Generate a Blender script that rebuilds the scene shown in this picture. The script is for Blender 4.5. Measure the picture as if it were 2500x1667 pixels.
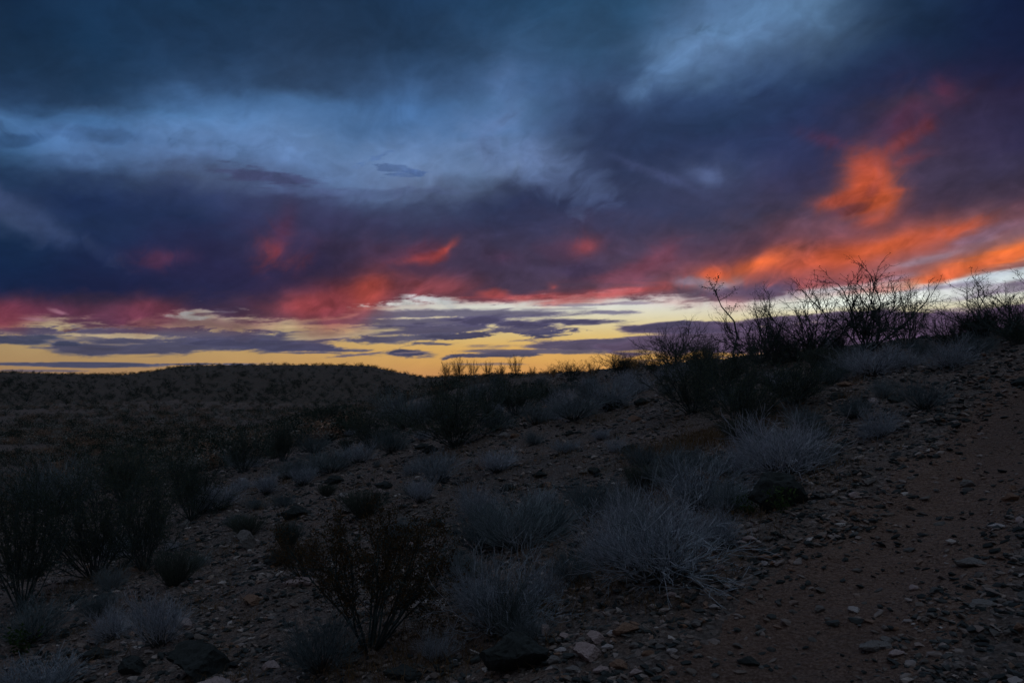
import bpy, math, random
import numpy as np
for o in list(bpy.data.objects): bpy.data.objects.remove(o, do_unlink=True)
sc=bpy.context.scene
COL=sc.collection
F=1944.0; HY=925.0   # focal length in photo pixels, row of the true horizon
# ---------------------------------------------------------------- camera
cam=bpy.data.cameras.new('camera'); co=bpy.data.objects.new('camera',cam); COL.objects.link(co)
co.location=(0,0,0); co.rotation_euler=(math.radians(90),0,0)
cam.sensor_width=36; cam.lens=36*F/2500; cam.shift_y=(HY-833.5)/2500
cam.clip_start=.05; cam.clip_end=30000
sc.camera=co
sc.view_settings.view_transform='Standard'; sc.view_settings.look='None'
sc.view_settings.exposure=0.0; sc.view_settings.gamma=1
world=bpy.data.worlds.new('World'); sc.world=world; world.use_nodes=True
wt=world.node_tree; wb=wt.nodes['Background']
ni=wt.nodes.new('ShaderNodeTexSky'); ni.sky_type='NISHITA'; ni.sun_disc=False
ni.sun_elevation=math.radians(-3.0); ni.sun_rotation=math.radians(10)
wt.links.new(ni.outputs[0],wb.inputs[0]); wb.inputs[1].default_value=.05   # beyond the cloud dome built below
# last warm light from the afterglow at the horizon
sl=bpy.data.lights.new('sun','SUN'); sl.energy=.02; sl.angle=math.radians(25); sl.color=(1.,.62,.36)
so=bpy.data.objects.new('sun',sl); COL.objects.link(so)
so.rotation_euler=(math.radians(90-5),0,math.radians(180-10)) # shines from straight ahead, just above the horizon
# ---------------------------------------------------------------- terrain heights
def _h(ix,iy,s):
    n=(ix.astype(np.int64)*374761393+iy.astype(np.int64)*668265263+s*974634777)&0xffffffff
    n=((n^(n>>13))*1274126177)&0xffffffff
    return ((n^(n>>16))&0xffff)/65535.0
def vnoise(x,y,s=0):
    x=np.asarray(x,float); y=np.asarray(y,float)
    ix=np.floor(x);iy=np.floor(y);fx=x-ix;fy=y-iy
    fx=fx*fx*(3-2*fx);fy=fy*fy*(3-2*fy)
    a=_h(ix,iy,s);b=_h(ix+1,iy,s);c=_h(ix,iy+1,s);d=_h(ix+1,iy+1,s)
    return (a+(b-a)*fx)*(1-fy)+(c+(d-c)*fx)*fy
def fbm(x,y,o=4,s=0):
    t=0;a=.5;k=1.
    for i in range(o):
        t=t+a*(vnoise(x*k+i*17.3,y*k-i*9.1,s+i)*2-1); a*=.5;k*=2.03
    return t
def sp(t,w): return w*np.logaddexp(0,t/w)
def sstep(a,b,x):
    t=np.clip((x-a)/(b-a),0,1); return t*t*(3-2*t)
SKX=np.array([-1400,0,120,300,380,440,600,900,940,1000,1040,1100,1250,1400,1500,1700,2500,4000.])
SKY=np.array([900,908,912,915,905,892,890,892,902,914,922,918,913,908,904,915,930,935.])
SKU=(SKX-1250)/F; SKV=(HY-SKY)/F
def H(x,y):
    x=np.asarray(x,float);y=np.asarray(y,float)
    r=np.hypot(x,y)
    s=x+.25*y-10.5
    hill=-1.6+.25*x+.045*y-.34*sp(s,.8)+.07*sp(x-5.5,.5)-.10*sp(y-55,8.)
    hill=hill-.22*sp(-(y+12.),4.)
    hill=np.where(x>60,np.maximum(hill,-14),hill)
    val=-5.6+.9*fbm(x/60,y/60,3,5)+.25*fbm(x/9,y/9,3,6)
    k=.9
    z=np.maximum(hill,val)+k*np.log1p(np.exp(-np.abs(hill-val)/k))*1.0
    # distant low hills: mesa on the left, mounds toward the middle
    yy=np.maximum(y,1.); u=np.clip(x/yy,-3,3)
    v=np.interp(u,SKU,SKV)
    edge=150+12*fbm(u*9,u*0+3,3,9)
    t=sstep(edge-12,edge+45,y)
    top=v*190*(y>0)
    top=top+1.1*fbm(x/22,y/22,3,11)*sstep(.0,1.,t)*(1-sstep(.6,1.,t))
    z=np.where(y>60, z*(1-t)+top*t, z)
    z=np.where(y>230, z-(y-230)*.035*np.clip((y-230)/60,0,1), z)
    z=np.maximum(z,-14.)
    near=1-sstep(40,90,r)
    z=z+near*(.10*fbm(x/2.2,y/2.2,4,1)+.055*fbm(x/.5,y/.5,3,2))
    # bare track, gently worn in
    q=(x-y+3.0)/1.41421+.18*fbm(x/1.7,y/1.7,3,21)
    tr=sstep(0,.5,q)*(1-sstep(2.4,3.1,q))
    z=z-near*(.04*tr+.045*np.exp(-((q-.52)/.34)**2)+.045*np.exp(-((q-2.25)/.36)**2)-.03*np.exp(-((q+.35)/.2)**2))
    return z
def track(x,y):
    q=(x-y+3.0)/1.41421+.30*fbm(x/1.1,y/1.1,4,21)
    return ((q>.0)&(q<1.05))|((q>1.75)&(q<2.75))
# ---------------------------------------------------------------- dusk clouds: colour of the sky in each direction
ROWS=[0,100,200,250,300,350,400,450,500,550,600,650,700,750,800,925]
GRID={
0:[(20,46,78),(25,50,80),(28,52,84),(36,62,96),(62,102,150),(62,105,155),(45,78,118),(32,56,92),(44,62,100),(46,66,102),(21,44,80),(20,40,78),(22,38,76),(72,42,76),(100,60,82),(80,70,92)],
250:[(25,57,94),(25,58,95),(30,58,92),(38,66,102),(64,110,165),(76,118,174),(74,108,158),(42,62,98),(28,46,86),(30,48,86),(28,42,80),(26,38,75),(28,35,72),(75,46,78),(95,60,84),(80,70,92)],
500:[(27,59,95),(29,56,90),(46,76,116),(62,102,152),(74,120,174),(86,124,178),(84,116,168),(60,76,112),(46,60,100),(35,50,90),(38,42,80),(38,38,76),(36,38,75),(60,42,75),(85,60,84),(80,70,92)],
750:[(28,55,88),(38,64,99),(46,72,108),(66,106,156),(76,116,168),(88,126,178),(92,126,178),(78,104,150),(52,58,95),(50,50,88),(52,44,82),(44,40,78),(46,38,75),(70,48,78),(90,65,86),(80,72,95)],
1000:[(33,66,106),(35,64,100),(56,90,136),(64,104,156),(68,106,156),(84,118,168),(96,128,178),(86,108,150),(56,66,102),(52,52,88),(60,48,82),(62,46,80),(80,52,78),(88,60,80),(95,72,88),(85,75,98)],
1250:[(38,76,116),(52,88,130),(65,100,148),(70,106,152),(75,108,156),(86,116,162),(92,118,162),(54,66,100),(46,56,94),(50,52,88),(60,52,86),(66,52,86),(74,54,84),(90,62,84),(100,80,98),(90,78,100)],
1500:[(42,84,124),(50,86,126),(52,76,116),(44,64,102),(40,56,92),(42,56,92),(46,58,94),(50,60,96),(50,58,95),(60,56,92),(76,58,92),(78,58,88),(88,62,86),(105,72,88),(100,80,98),(90,78,100)],
1750:[(82,122,172),(88,122,170),(64,94,136),(44,66,106),(38,58,96),(40,54,92),(52,64,102),(54,60,96),(56,58,94),(68,60,94),(84,60,92),(110,66,88),(96,72,96),(100,84,104),(100,82,102),(92,78,102)],
2000:[(88,128,176),(66,94,134),(38,58,98),(38,52,92),(40,50,90),(44,50,90),(48,50,90),(56,50,88),(66,54,88),(110,64,86),(130,70,82),(150,76,82),(120,78,92),(105,86,104),(100,80,104),(92,78,102)],
2250:[(32,58,96),(30,50,88),(38,44,84),(60,46,80),(60,46,84),(62,46,84),(66,50,86),(66,52,88),(74,54,86),(120,68,84),(150,80,86),(140,80,90),(120,84,98),(110,92,112),(102,82,104),(94,78,102)],
2500:[(20,34,74),(24,34,72),(40,34,70),(44,38,76),(44,40,78),(48,42,82),(56,48,86),(68,52,86),(82,58,88),(112,80,108),(150,90,100),(150,96,105),(130,100,118),(110,96,116),(100,80,104),(92,78,102)],
}
EP=[(-400,800),(0,800),(150,785),(300,792),(420,778),(560,790),(700,790),(820,770),(900,750),(1000,730),(1080,722),(1150,738),(1300,738),(1420,733),(1600,722),(1700,730),(1760,748),(1850,745),(1950,715),(2050,702),(2200,690),(2300,702),(2500,664),(2900,640)]
BACK=[(34,34,42),(40,42,54),(74,78,90),(124,148,176)]  # unseen sky behind and overhead, colours made up to light the ground
K=1000.0     # sky map in milliradians (azimuth, elevation)
def ang(X,Y):
    u=(X-1250)/F; v=(HY-Y)/F; az=math.atan(u); return az, math.atan(v*math.cos(az))
def gfbm(x,y,o=5,s=0,g=.5):
    t=0;a=1.;w=0;c,sn=math.cos(.6),math.sin(.6)
    for i in range(o):
        t=t+a*vnoise(x+13.7*i,y-7.3*i,s+i*3); w+=a; a*=g; x,y=(c*x-sn*y)*2.03,(sn*x+c*y)*2.03
    return t/w
def rot(x,y,a): return x*math.cos(a)+y*math.sin(a), -x*math.sin(a)+y*math.cos(a)
def nz(x,y,scale,ax,ay,ro,o,s,g=.5,warp=0.):
    a,b=rot(x,y,ro); a=a*scale*ax; b=b*scale*ay
    if warp:
        wx=gfbm(a*.7,b*.7,3,s+50)-.5; wy=gfbm(a*.7+9,b*.7+4,3,s+60)-.5; a=a+wx*warp; b=b+wy*warp
    return gfbm(a,b,o,s,g)
# pale openings and dark bodies in the deck
S=[(60,530,190,34,-24,(70,84,122),.4,1.2,.7,'w'),
(1720,432,70,30,-8,(92,108,150),.7,1.4,.5,'w'),(1600,425,160,14,-25,(74,84,124),.5,1.3,.6,'w'),
(1300,395,150,60,-25,(104,126,172),.5,1.2,.9,'w'),(1250,300,60,150,20,(92,120,166),.45,1.3,.8,'w'),
(965,412,44,7,-4,(66,88,130),.6,1.2,2.0,'f'),(985,424,34,5,6,(66,88,130),.6,1.2,2.0,'f'),(925,380,40,5,25,(74,100,146),.5,1.2,2.0,'f'),(660,438,110,16,-3,(62,66,100),.8,1.,.7,'f'),(900,470,170,10,3,(76,88,126),.5,1.2,.6,'f'),
(240,335,130,14,2,(62,92,136),.5,1.2,1.2,'w'),(60,345,60,10,15,(50,80,122),.6,1.2,1.2,'w'),
(450,335,200,30,-8,(96,134,186),.35,1.4,.7,'w'),(700,370,260,60,-20,(98,134,186),.35,1.4,.7,'w'),
(1650,150,150,50,25,(104,142,188),.5,1.4,.8,'w'),(1850,60,200,60,10,(104,146,192),.5,1.4,.8,'w'),
# dull red flushes on the left half
(410,632,70,28,5,(98,52,76),.6,1.6,.9,'w'),(685,612,62,46,-20,(142,61,68),.75,1.7,.9,'w'),(700,560,30,60,-10,(96,52,78),.5,1.6,.6,'b'),
(1020,630,70,14,8,(177,71,66),.85,1.3,.6,'w'),(1075,612,44,12,40,(185,75,65),.9,1.3,.5,'w'),(1000,620,110,40,5,(120,58,76),.5,1.6,.6,'w'),
(40,760,220,34,3,(118,56,76),.75,1.4,.6,'b'),(20,775,60,30,0,(129,61,71),.7,1.4,.6,'b'),(360,762,90,34,4,(124,59,71),.65,1.4,.6,'b'),(200,765,300,34,0,(106,54,76),.5,1.4,.6,'b'),
(560,790,160,22,-2,(98,60,80),.6,1.4,.6,'b'),
(760,742,150,46,8,(156,65,65),.85,1.5,.5,'b'),(850,735,160,60,15,(127,59,69),.65,1.5,.6,'b'),(905,703,62,44,25,(178,75,63),.85,1.5,.5,'b'),
(1060,700,150,36,4,(136,65,70),.75,1.4,.6,'b'),(1200,712,40,12,0,(169,73,70),.7,1.2,.6,'w'),
(1230,625,60,30,0,(92,56,82),.4,1.5,.6,'b'),(1425,598,40,24,10,(162,71,69),.8,1.5,.6,'w'),(1400,600,110,40,5,(96,58,82),.4,1.6,.6,'w'),
(1345,700,24,12,10,(178,77,72),.75,1.3,.6,'w'),(1590,630,90,40,25,(128,66,82),.6,1.6,.6,'w'),
(1300,722,230,14,0,(160,69,71),.8,1.3,.7,'s'),(1560,712,190,20,4,(167,75,75),.8,1.3,.7,'s'),(1500,680,120,30,8,(130,66,82),.5,1.5,.6,'s'),
(1400,660,90,24,5,(64,54,86),.5,1.4,.6,'w'),
# fire on the right: curl
(2200,300,110,70,40,(104,50,74),.5,1.8,.7,'w'),(2310,225,50,50,60,(104,50,74),.55,1.8,.6,'w'),(2030,340,80,18,-18,(92,52,80),.5,1.6,.6,'w'),
(2115,455,84,84,-20,(206,88,58),.7,1.5,.5,'w'),(2200,355,80,20,22,(136,63,66),.7,1.4,.8,'w'),(2255,320,46,22,60,(120,58,72),.4,1.5,.7,'w'),(2210,400,70,14,8,(120,60,74),.5,1.5,.7,'w'),
(2120,400,60,44,-60,(136,63,68),.6,1.5,.4,'w'),(2105,420,60,70,-12,(178,79,61),.75,1.5,.5,'w'),(2130,470,100,74,-35,(187,82,60),.85,1.5,.45,'w'),(2040,492,74,26,4,(181,80,62),.85,1.4,.35,'w'),
(2160,490,62,50,40,(210,94,56),.8,1.5,.5,'w'),(2100,450,60,26,30,(207,90,58),.7,1.4,.5,'w'),(2125,535,70,22,6,(187,84,62),.8,1.4,.4,'b'),(2062,514,40,9,10,(90,58,82),.4,1.2,.6,'w'),(2130,465,16,26,-40,(137,66,68),.5,1.3,.6,'w'),(2200,462,30,10,0,(194,84,59),.5,1.4,.6,'w'),
# long band
(1990,622,420,80,8,(112,64,84),.6,1.6,.4,'b'),(2000,640,330,62,7,(169,78,70),.85,1.5,.45,'b'),(2060,618,300,48,9,(205,90,56),.85,1.5,.35,'b'),(1990,690,230,30,3,(164,78,75),.8,1.5,.5,'b'),
(1850,645,140,30,16,(223,103,56),.9,1.4,.35,'b'),(2160,600,160,28,10,(214,96,55),.8,1.4,.5,'w'),(2270,575,120,20,10,(187,86,64),.6,1.4,.6,'w'),
(2120,700,170,34,3,(173,82,72),.8,1.5,.6,'b'),(2330,570,90,26,10,(201,90,61),.7,1.5,.8,'w'),(1735,672,40,20,10,(214,94,60),.85,1.4,.5,'b'),
# second band lower right
(2440,628,220,26,14,(231,113,49),1.,1.3,.6,'s'),(2300,668,110,30,16,(226,102,52),.95,1.3,.6,'b'),(2420,640,260,34,13,(178,86,69),.6,1.5,.6,'b'),
(2200,672,90,10,6,(140,115,132),.7,1.3,.7,'s'),(2260,632,140,12,14,(150,126,141),.8,1.3,.7,'s'),(2400,575,110,14,15,(131,103,126),.6,1.4,.7,'s'),
# broken cloud at the deck's edge, pale and dark
(1750,700,70,22,6,(158,162,180),.75,1.3,.8,'w'),(1690,690,60,12,0,(140,140,165),.6,1.3,.8,'w'),
(1870,706,130,22,4,(96,74,98),.85,1.3,.7,'w'),(1800,716,120,16,0,(84,72,98),.8,1.2,.7,'w'),
(1770,740,70,26,0,(196,128,130),.5,1.6,.5,'w'),(1640,738,80,14,0,(214,170,165),.45,1.5,.6,'w'),
(2040,705,150,12,4,(190,196,205),.6,1.3,.8,'s'),(2380,684,160,14,8,(200,214,225),.85,1.1,.9,'s'),(2480,672,80,10,10,(220,230,232),.7,1.1,.9,'s'),
(2300,702,110,10,4,(92,76,104),.8,1.1,.8,'s'),(2450,700,130,12,6,(96,78,106),.8,1.1,.8,'s'),(2150,728,240,16,4,(216,224,214),.8,1.2,.6,'s'),
(2020,688,80,8,0,(140,90,104),.6,1.1,.9,'s'),
(1060,730,60,9,-3,(196,202,204),.85,1.,.9,'f'),(1000,738,90,6,4,(206,208,204),.85,1.,.9,'f'),(465,768,44,7,0,(176,174,172),.8,1.2,1.3,'f'),(450,760,20,4,0,(170,168,170),.8,1.,1.3,'f'),(140,760,24,5,-20,(150,110,124),.6,1.2,.6,'f'),(90,778,30,4,0,(150,110,124),.6,1.2,.6,'f')]
# clouds lying in the clear strip: dark violet grey
L=[(560,835,400,21.3,1,(72,72,96),.97,.5,1.1,'s'),(700,845,300,12.3,-3,(70,70,96),1.,.4,.9,'s'),(450,815,320,11.5,0,(74,72,96),.9,.6,1.4,'f'),(160,812,200,9.8,0,(78,72,94),.85,.6,1.5,'f'),
(50,832,70,9.8,-4,(66,70,92),1.,.5,.8,'s'),(160,838,30,6.6,0,(64,68,92),1.,.5,.7,'f'),(95,824,60,5.7,0,(66,70,92),.95,.5,.8,'f'),
(740,861,60,2.5,0,(74,74,98),.9,.6,.6,'f'),(860,867,60,3.3,4,(86,80,100),.85,.6,.7,'f'),(1000,861,50,2.0,3,(110,98,108),.8,.7,.7,'f'),
(1150,768,330,9.8,0,(92,88,110),.9,.8,1.1,'s'),(1120,785,300,12.3,2,(84,80,104),.9,.7,1.1,'s'),(1050,806,240,13.9,3,(80,76,100),.97,.5,1.1,'s'),(960,826,170,8.2,3,(78,76,98),.95,.5,1.1,'s'),
(1260,790,160,13.1,-3,(72,68,94),1.,.5,.9,'s'),(1390,785,120,11.4,0,(72,68,94),1.,.45,.9,'s'),(1340,813,70,8.5,2,(70,68,94),1.,.5,.9,'f'),(1290,806,80,6.6,0,(76,72,96),.9,.5,1.,'f'),
(1110,821,80,7.4,3,(72,70,94),1.,.45,1.,'f'),(1050,838,40,4.1,0,(84,80,98),.9,.6,1.,'f'),
(1200,866,125,5.7,2,(76,74,96),.98,.5,.9,'f'),(1300,858,160,6.6,0,(80,76,98),.9,.5,.9,'s'),(1210,889,90,2.5,0,(104,90,96),.7,.6,.7,'f'),
(1540,836,260,14.2,0,(82,74,98),.98,.4,.8,'s'),(1440,845,240,8.5,0,(84,76,98),.98,.5,.8,'s'),(1800,825,300,33.2,2,(92,78,102),1.,.4,.6,'s'),(1700,802,160,13.3,0,(84,74,100),.98,.4,.8,'s'),(1620,794,80,8.5,4,(78,72,98),.98,.4,.9,'f'),
(2150,812,420,49.4,3,(96,78,104),1.,.35,.45,'s'),(2500,808,340,58.9,3,(96,78,104),1.,.35,.4,'s'),(2000,775,200,13.3,3,(88,74,100),.95,.5,.8,'s'),
(1900,872,160,6.6,0,(92,78,98),.8,.6,.8,'f'),(1600,880,150,2.8,0,(120,100,100),.5,.7,.7,'f'),
(1410,745,70,3.3,0,(132,130,146),.8,.7,.7,'f'),(1350,755,100,2.8,1,(150,148,158),.6,.8,.7,'f'),(1500,762,50,4.8,0,(112,108,130),.85,.7,.7,'f'),(1540,740,60,3.8,0,(120,112,132),.7,.7,.7,'f'),
(150,890,200,4.9,0,(74,76,102),.98,.4,.8,'s'),(460,889,240,2.5,1,(76,78,102),.98,.5,.7,'f'),(100,905,130,2.5,0,(90,84,100),.85,.6,.7,'f'),(640,894,140,2.9,-2,(84,82,102),.9,.6,.6,'f'),(900,905,40,2.5,0,(96,86,98),.7,.6,.6,'f'),(950,912,60,1.3,0,(120,100,98),.7,.6,.5,'f'),
(1560,858,60,2.8,0,(232,190,104),.5,.8,.6,'f'),(1020,776,120,2.5,2,(220,206,170),.75,.7,1.,'f'),(760,797,130,4.1,2,(218,198,150),.85,.6,1.,'f'),(300,820,120,4.9,0,(206,184,140),.8,.7,1.,'f'),(830,815,110,9.8,4,(216,194,146),.75,.7,1.,'s')]

def sky_colour(az,el):
    x0=az*K; y0=el*K
    n=lambda *a,**k: nz(x0,y0,*a,**k)
    wx=(n(.006,.6,1,.25,4,1)-.5)*60+(n(.028,.5,1,.2,4,7)-.5)*34+(n(.09,.55,1,.2,4,71)-.5)*16
    wy=(n(.006,.6,1,.25,4,3)-.5)*44+(n(.028,.5,1,.2,4,9)-.5)*26+(n(.09,.55,1,.2,4,73)-.5)*14
    px=x0+wx; py=y0+wy
    rows=[]; azs=[]
    yq=np.clip(py,0,1570)
    for X,g in sorted(GRID.items()):
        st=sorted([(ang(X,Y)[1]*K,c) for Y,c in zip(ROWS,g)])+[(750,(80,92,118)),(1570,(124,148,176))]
        e=np.array([t[0] for t in st]); c=np.array([t[1] for t in st],float)
        rows.append(np.stack([np.interp(yq,e,c[:,k]) for k in range(3)],-1)); azs.append(ang(X,0)[0]*K)
    f=np.interp(px,azs,np.arange(len(azs))); i=np.clip(f.astype(int),0,len(azs)-2); t=(f-i); t=t*t*(3-2*t)*.5+t*.5
    R=np.stack(rows,0); idx=np.arange(len(px))
    mass=R[i,idx]*(1-t[:,None])+R[i+1,idx]*t[:,None]
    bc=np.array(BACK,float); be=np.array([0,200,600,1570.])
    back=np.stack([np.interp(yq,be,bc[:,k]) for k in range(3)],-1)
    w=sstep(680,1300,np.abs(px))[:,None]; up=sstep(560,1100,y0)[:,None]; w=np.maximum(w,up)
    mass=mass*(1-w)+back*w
    m1=n(.020,.6,1.1,.25,6,11,.58,2.4); m2=n(.010,.45,1.1,-.5,5,17,.55,1.8); m3=n(.05,.6,1.,.15,5,23,.58,2.)
    cal=.55+.45*sstep(.45,.8,mass[:,0]/mass[:,2]); mass=mass*(1+cal*((m1-.5)*.46+(m2-.5)*.34+(m3-.5)*.22+(n(.10,.6,1.1,.1,5,83,.6,1.6)-.5)*.10))[:,None]
    lum=mass@np.array([.3,.55,.15]); kk=.89-.20*sstep(.40,.75,mass[:,0]/mass[:,2])[:,None]; mass=lum[:,None]+(mass-lum[:,None])*kk
    mass=mass*np.stack([1-.02*sstep(250,500,x0),1+0*x0,1-.03*sstep(250,500,x0)],-1)
    mass=mass*(1-.09*sstep(300,400,y0)*(1-sstep(500,650,y0)))[:,None]
    # clear strip under the deck
    hy=[925,915,885,850,820,785,750,700,600,300]
    hc=np.array([(196,134,84),(204,140,78),(214,156,80),(218,168,88),(214,182,112),(212,198,154),(210,212,200),(180,192,205),(120,140,175),(90,120,165)],float)
    hp=np.array([(925-v)/F*K for v in hy])
    clear=np.stack([np.interp(np.clip(y0,0,400),hp,hc[:,k]) for k in range(3)],-1)
    xa=[-3200,-900]+[ang(v,0)[0]*K for v in (-600,0,500,1000,1500,2000,2500)]+[1000,3200]
    br=np.interp(x0,xa,[.25,.5,.6,.87,.93,1.,1.05,1.06,1.03,.7,.25])
    clear=clear*br[:,None]; lum=clear.mean(1); clear=lum[:,None]+(clear-lum[:,None])*(.60+.30*sstep(-560,60,x0))[:,None]; clear=clear*(1+(m3-.5)*.06)[:,None]
    ns1=n(.045,.24,1.6,.05,6,31,.60,1.4); ns2=n(.17,.22,1.3,.04,5,37,.62,1.2); nb=n(.013,.7,1,.3,5,41,.5,1.2); nw=n(.030,.8,1.1,.4,6,47,.55,2.2)
    ex=np.array([ang(a,b)[0]*K for a,b in EP]); ey=np.array([ang(a,b)[1]*K for a,b in EP])
    q=x0+(nb-.5)*30
    dE=y0-np.interp(q,ex,ey)+(ns1-.5)*46+(ns2-.5)*26
    w=sstep(-5,9,dE)[:,None]
    sky=clear*(1-w)+mass*w
    NS={'s':ns1,'f':ns2,'b':nb,'w':nw}
    mixn=.55*ns1+.45*ns2
    def stroke(bg,X,Y,rx,ry,ro,rgb,op,soft=.8,amt=.8,kind='b',warp=True):
        a,e=ang(X,Y); ca=math.cos(a); RX=rx/F*K*ca*ca; RY=ry/F*K*ca
        cx,cy=a*K,e*K
        lim=max(RX,RY)*2.6+60
        s=np.nonzero((np.abs(x0-cx)<lim)&(np.abs(y0-cy)<lim))[0]
        if not len(s): return
        X_,Y_=(px,py) if warp==1 else ((x0+.3*wx,y0+.25*wy) if warp else (x0,y0))
        u,v=rot(X_[s]-cx,Y_[s]-cy,math.radians(ro)); d=np.hypot(u/RX,v/RY)+(NS[kind][s]-.5)*amt*(2.6 if warp else 2.6)
        if warp: f=np.exp(-np.maximum(d,0)**2*1.8)*op if soft>1.25 else sstep(1+soft/2,1-soft/2,d)*op
        else: f=sstep(1+soft/2,1-soft/2,d)*op
        f=f*(1-.0*ns2[s]); f=f[:,None]
        tone=(1+((mixn[s]-.5)*.55 if not warp else (nw[s]-.5)*.70+(m3[s]-.5)*.45))[:,None]
        if not warp and sum(rgb)<420: tone=tone+(.28*(1-f)*f*4*(1.-.4*tone))
        bg[s]=bg[s]*(1-f)+np.array(rgb,float)*tone*f
    for s in L: stroke(sky,*s,warp=False)
    for s in S: stroke(sky,*s,warp=.5)
    return np.clip(sky,0,255)

def build_sky():
    az=np.unique(np.round(np.concatenate([np.arange(-180,-36,2.),np.arange(-35,35.01,.05),np.arange(38,180,2.)]),4))
    el=np.unique(np.round(np.concatenate([np.arange(-8,-.6,1.),np.arange(-.5,27,.05),np.arange(28,88,2.),[89.,89.95]]),4))
    A,E=np.meshgrid(np.radians(az),np.radians(el),indexing='ij'); n,m=A.shape
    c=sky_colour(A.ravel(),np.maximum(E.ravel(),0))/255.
    c=np.where(c<=.04045,c/12.92,((c+.055)/1.055)**2.4)
    R=9000.
    V=np.stack([R*np.cos(E)*np.sin(A),R*np.cos(E)*np.cos(A),R*np.sin(E)],-1).reshape(-1,3)
    i=np.arange(n)[:,None]; j=np.arange(m-1)[None,:]; i2=(i+1)%n
    q=np.stack([i*m+j,i*m+j+1,i2*m+j+1,i2*m+j],-1).reshape(-1,4)
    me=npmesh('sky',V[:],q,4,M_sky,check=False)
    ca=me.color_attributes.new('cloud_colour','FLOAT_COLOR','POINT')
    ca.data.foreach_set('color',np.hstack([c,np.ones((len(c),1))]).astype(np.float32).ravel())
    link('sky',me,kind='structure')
# ---------------------------------------------------------------- materials
def mat(name,fn,disp=False):
    m=bpy.data.materials.new(name); m.use_nodes=True; t=m.node_tree; t.nodes.clear()
    o=t.nodes.new('ShaderNodeOutputMaterial'); b=t.nodes.new('ShaderNodeBsdfPrincipled')
    b.inputs['Roughness'].default_value=.95; b.inputs['Specular IOR Level'].default_value=.15
    t.links.new(b.outputs[0],o.inputs[0]); fn(t,b); return m
def mn(t,ty,**k):
    n=t.nodes.new(ty)
    for a,b in k.items():
        if a in n.inputs.keys(): n.inputs[a].default_value=b
        else: setattr(n,a,b)
    return n
def mramp(t,fac,stops,interp='LINEAR'):
    n=t.nodes.new('ShaderNodeValToRGB'); cr=n.color_ramp; cr.interpolation=interp
    while len(cr.elements)<len(stops): cr.elements.new(1.)
    for e,(p,c) in zip(cr.elements,stops): e.position=p
    for e,(p,c) in zip(cr.elements,stops): e.color=tuple(c)+(1,)
    t.links.new(fac,n.inputs[0]); return n.outputs[0]
def mnoise(t,scale,detail=4,rough=.55):
    tc=t.nodes.new('ShaderNodeTexCoord'); n=mn(t,'ShaderNodeTexNoise',Scale=scale,Detail=detail,Roughness=rough)
    t.links.new(tc.outputs['Object'],n.inputs['Vector']); return n.outputs['Fac']
def mmix(t,f,a,b,blend='MIX'):
    n=t.nodes.new('ShaderNodeMixRGB'); n.blend_type=blend
    for i,v in ((0,f),(1,a),(2,b)):
        if isinstance(v,bpy.types.NodeSocket): t.links.new(v,n.inputs[i])
        elif i==0: n.inputs[0].default_value=v
        else: n.inputs[i].default_value=tuple(v)+(1,)
    return n.outputs[0]
def soil(c0,c1,c2,stone=.5):
    def fn(t,b):
        big=mramp(t,mnoise(t,.55,5),[(.32,c0),(.5,c1),(.68,c2)])
        tc=t.nodes.new('ShaderNodeTexCoord')
        v=mn(t,'ShaderNodeTexVoronoi',Scale=38.); t.links.new(tc.outputs['Object'],v.inputs['Vector'])
        bw=t.nodes.new('ShaderNodeSeparateColor'); t.links.new(v.outputs['Color'],bw.inputs[0])
        grit=mramp(t,bw.outputs[0],[(0.,(.04,.055,.06)),(.35,(.13,.135,.14)),(.7,(.24,.22,.22)),(1.,(.46,.41,.41))])
        v2=mn(t,'ShaderNodeTexVoronoi',Scale=110.); t.links.new(tc.outputs['Object'],v2.inputs['Vector'])
        b2=t.nodes.new('ShaderNodeSeparateColor'); t.links.new(v2.outputs['Color'],b2.inputs[0])
        grit2=mramp(t,b2.outputs[0],[(0.,(.09,.08,.08)),(.5,(.24,.19,.17)),(1.,(.42,.34,.31))])
        mask=mramp(t,mnoise(t,7.,4,.6),[(.40,(0,0,0)),(.52,(1,1,1))])
        sm=t.nodes.new('ShaderNodeMath'); sm.operation='MULTIPLY'; t.links.new(mask,sm.inputs[0]); sm.inputs[1].default_value=stone
        col=mmix(t,.45,big,grit2); col=mmix(t,sm.outputs[0],col,grit)
        t.links.new(col,b.inputs['Base Color'])
        bp=mn(t,'ShaderNodeBump',Strength=1.,Distance=.045); 
        ma=t.nodes.new('ShaderNodeMath'); ma.operation='ADD'
        t.links.new(v.outputs['Distance'],ma.inputs[0]); t.links.new(mnoise(t,24.,6,.7),ma.inputs[1])
        t.links.new(ma.outputs[0],bp.inputs['Height']); t.links.new(bp.outputs[0],b.inputs['Normal'])
    return fn
M_soil=mat('desert_soil',soil((.16,.12,.105),(.28,.195,.165),(.40,.275,.235),.45))
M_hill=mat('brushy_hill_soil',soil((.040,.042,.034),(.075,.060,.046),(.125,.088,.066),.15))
M_track=mat('packed_track_soil',soil((.23,.13,.098),(.35,.20,.148),(.43,.26,.195),.08))
def stones(stops,ns=30.):
    def fn(t,b):
        g=t.nodes.new('ShaderNodeNewGeometry')
        base=mramp(t,g.outputs['Random Per Island'],stops)
        f=mramp(t,mnoise(t,ns,5,.65),[(.3,(.6,.6,.6)),(.7,(1.25,1.22,1.2))])
        col=mmix(t,1.,base,f,'MULTIPLY'); t.links.new(col,b.inputs['Base Color'])
        b.inputs['Roughness'].default_value=.85
        bp=mn(t,'ShaderNodeBump',Strength=.4,Distance=.01); t.links.new(mnoise(t,ns*2,5,.7),bp.inputs['Height']); t.links.new(bp.outputs[0],b.inputs['Normal'])
    return fn
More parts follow.
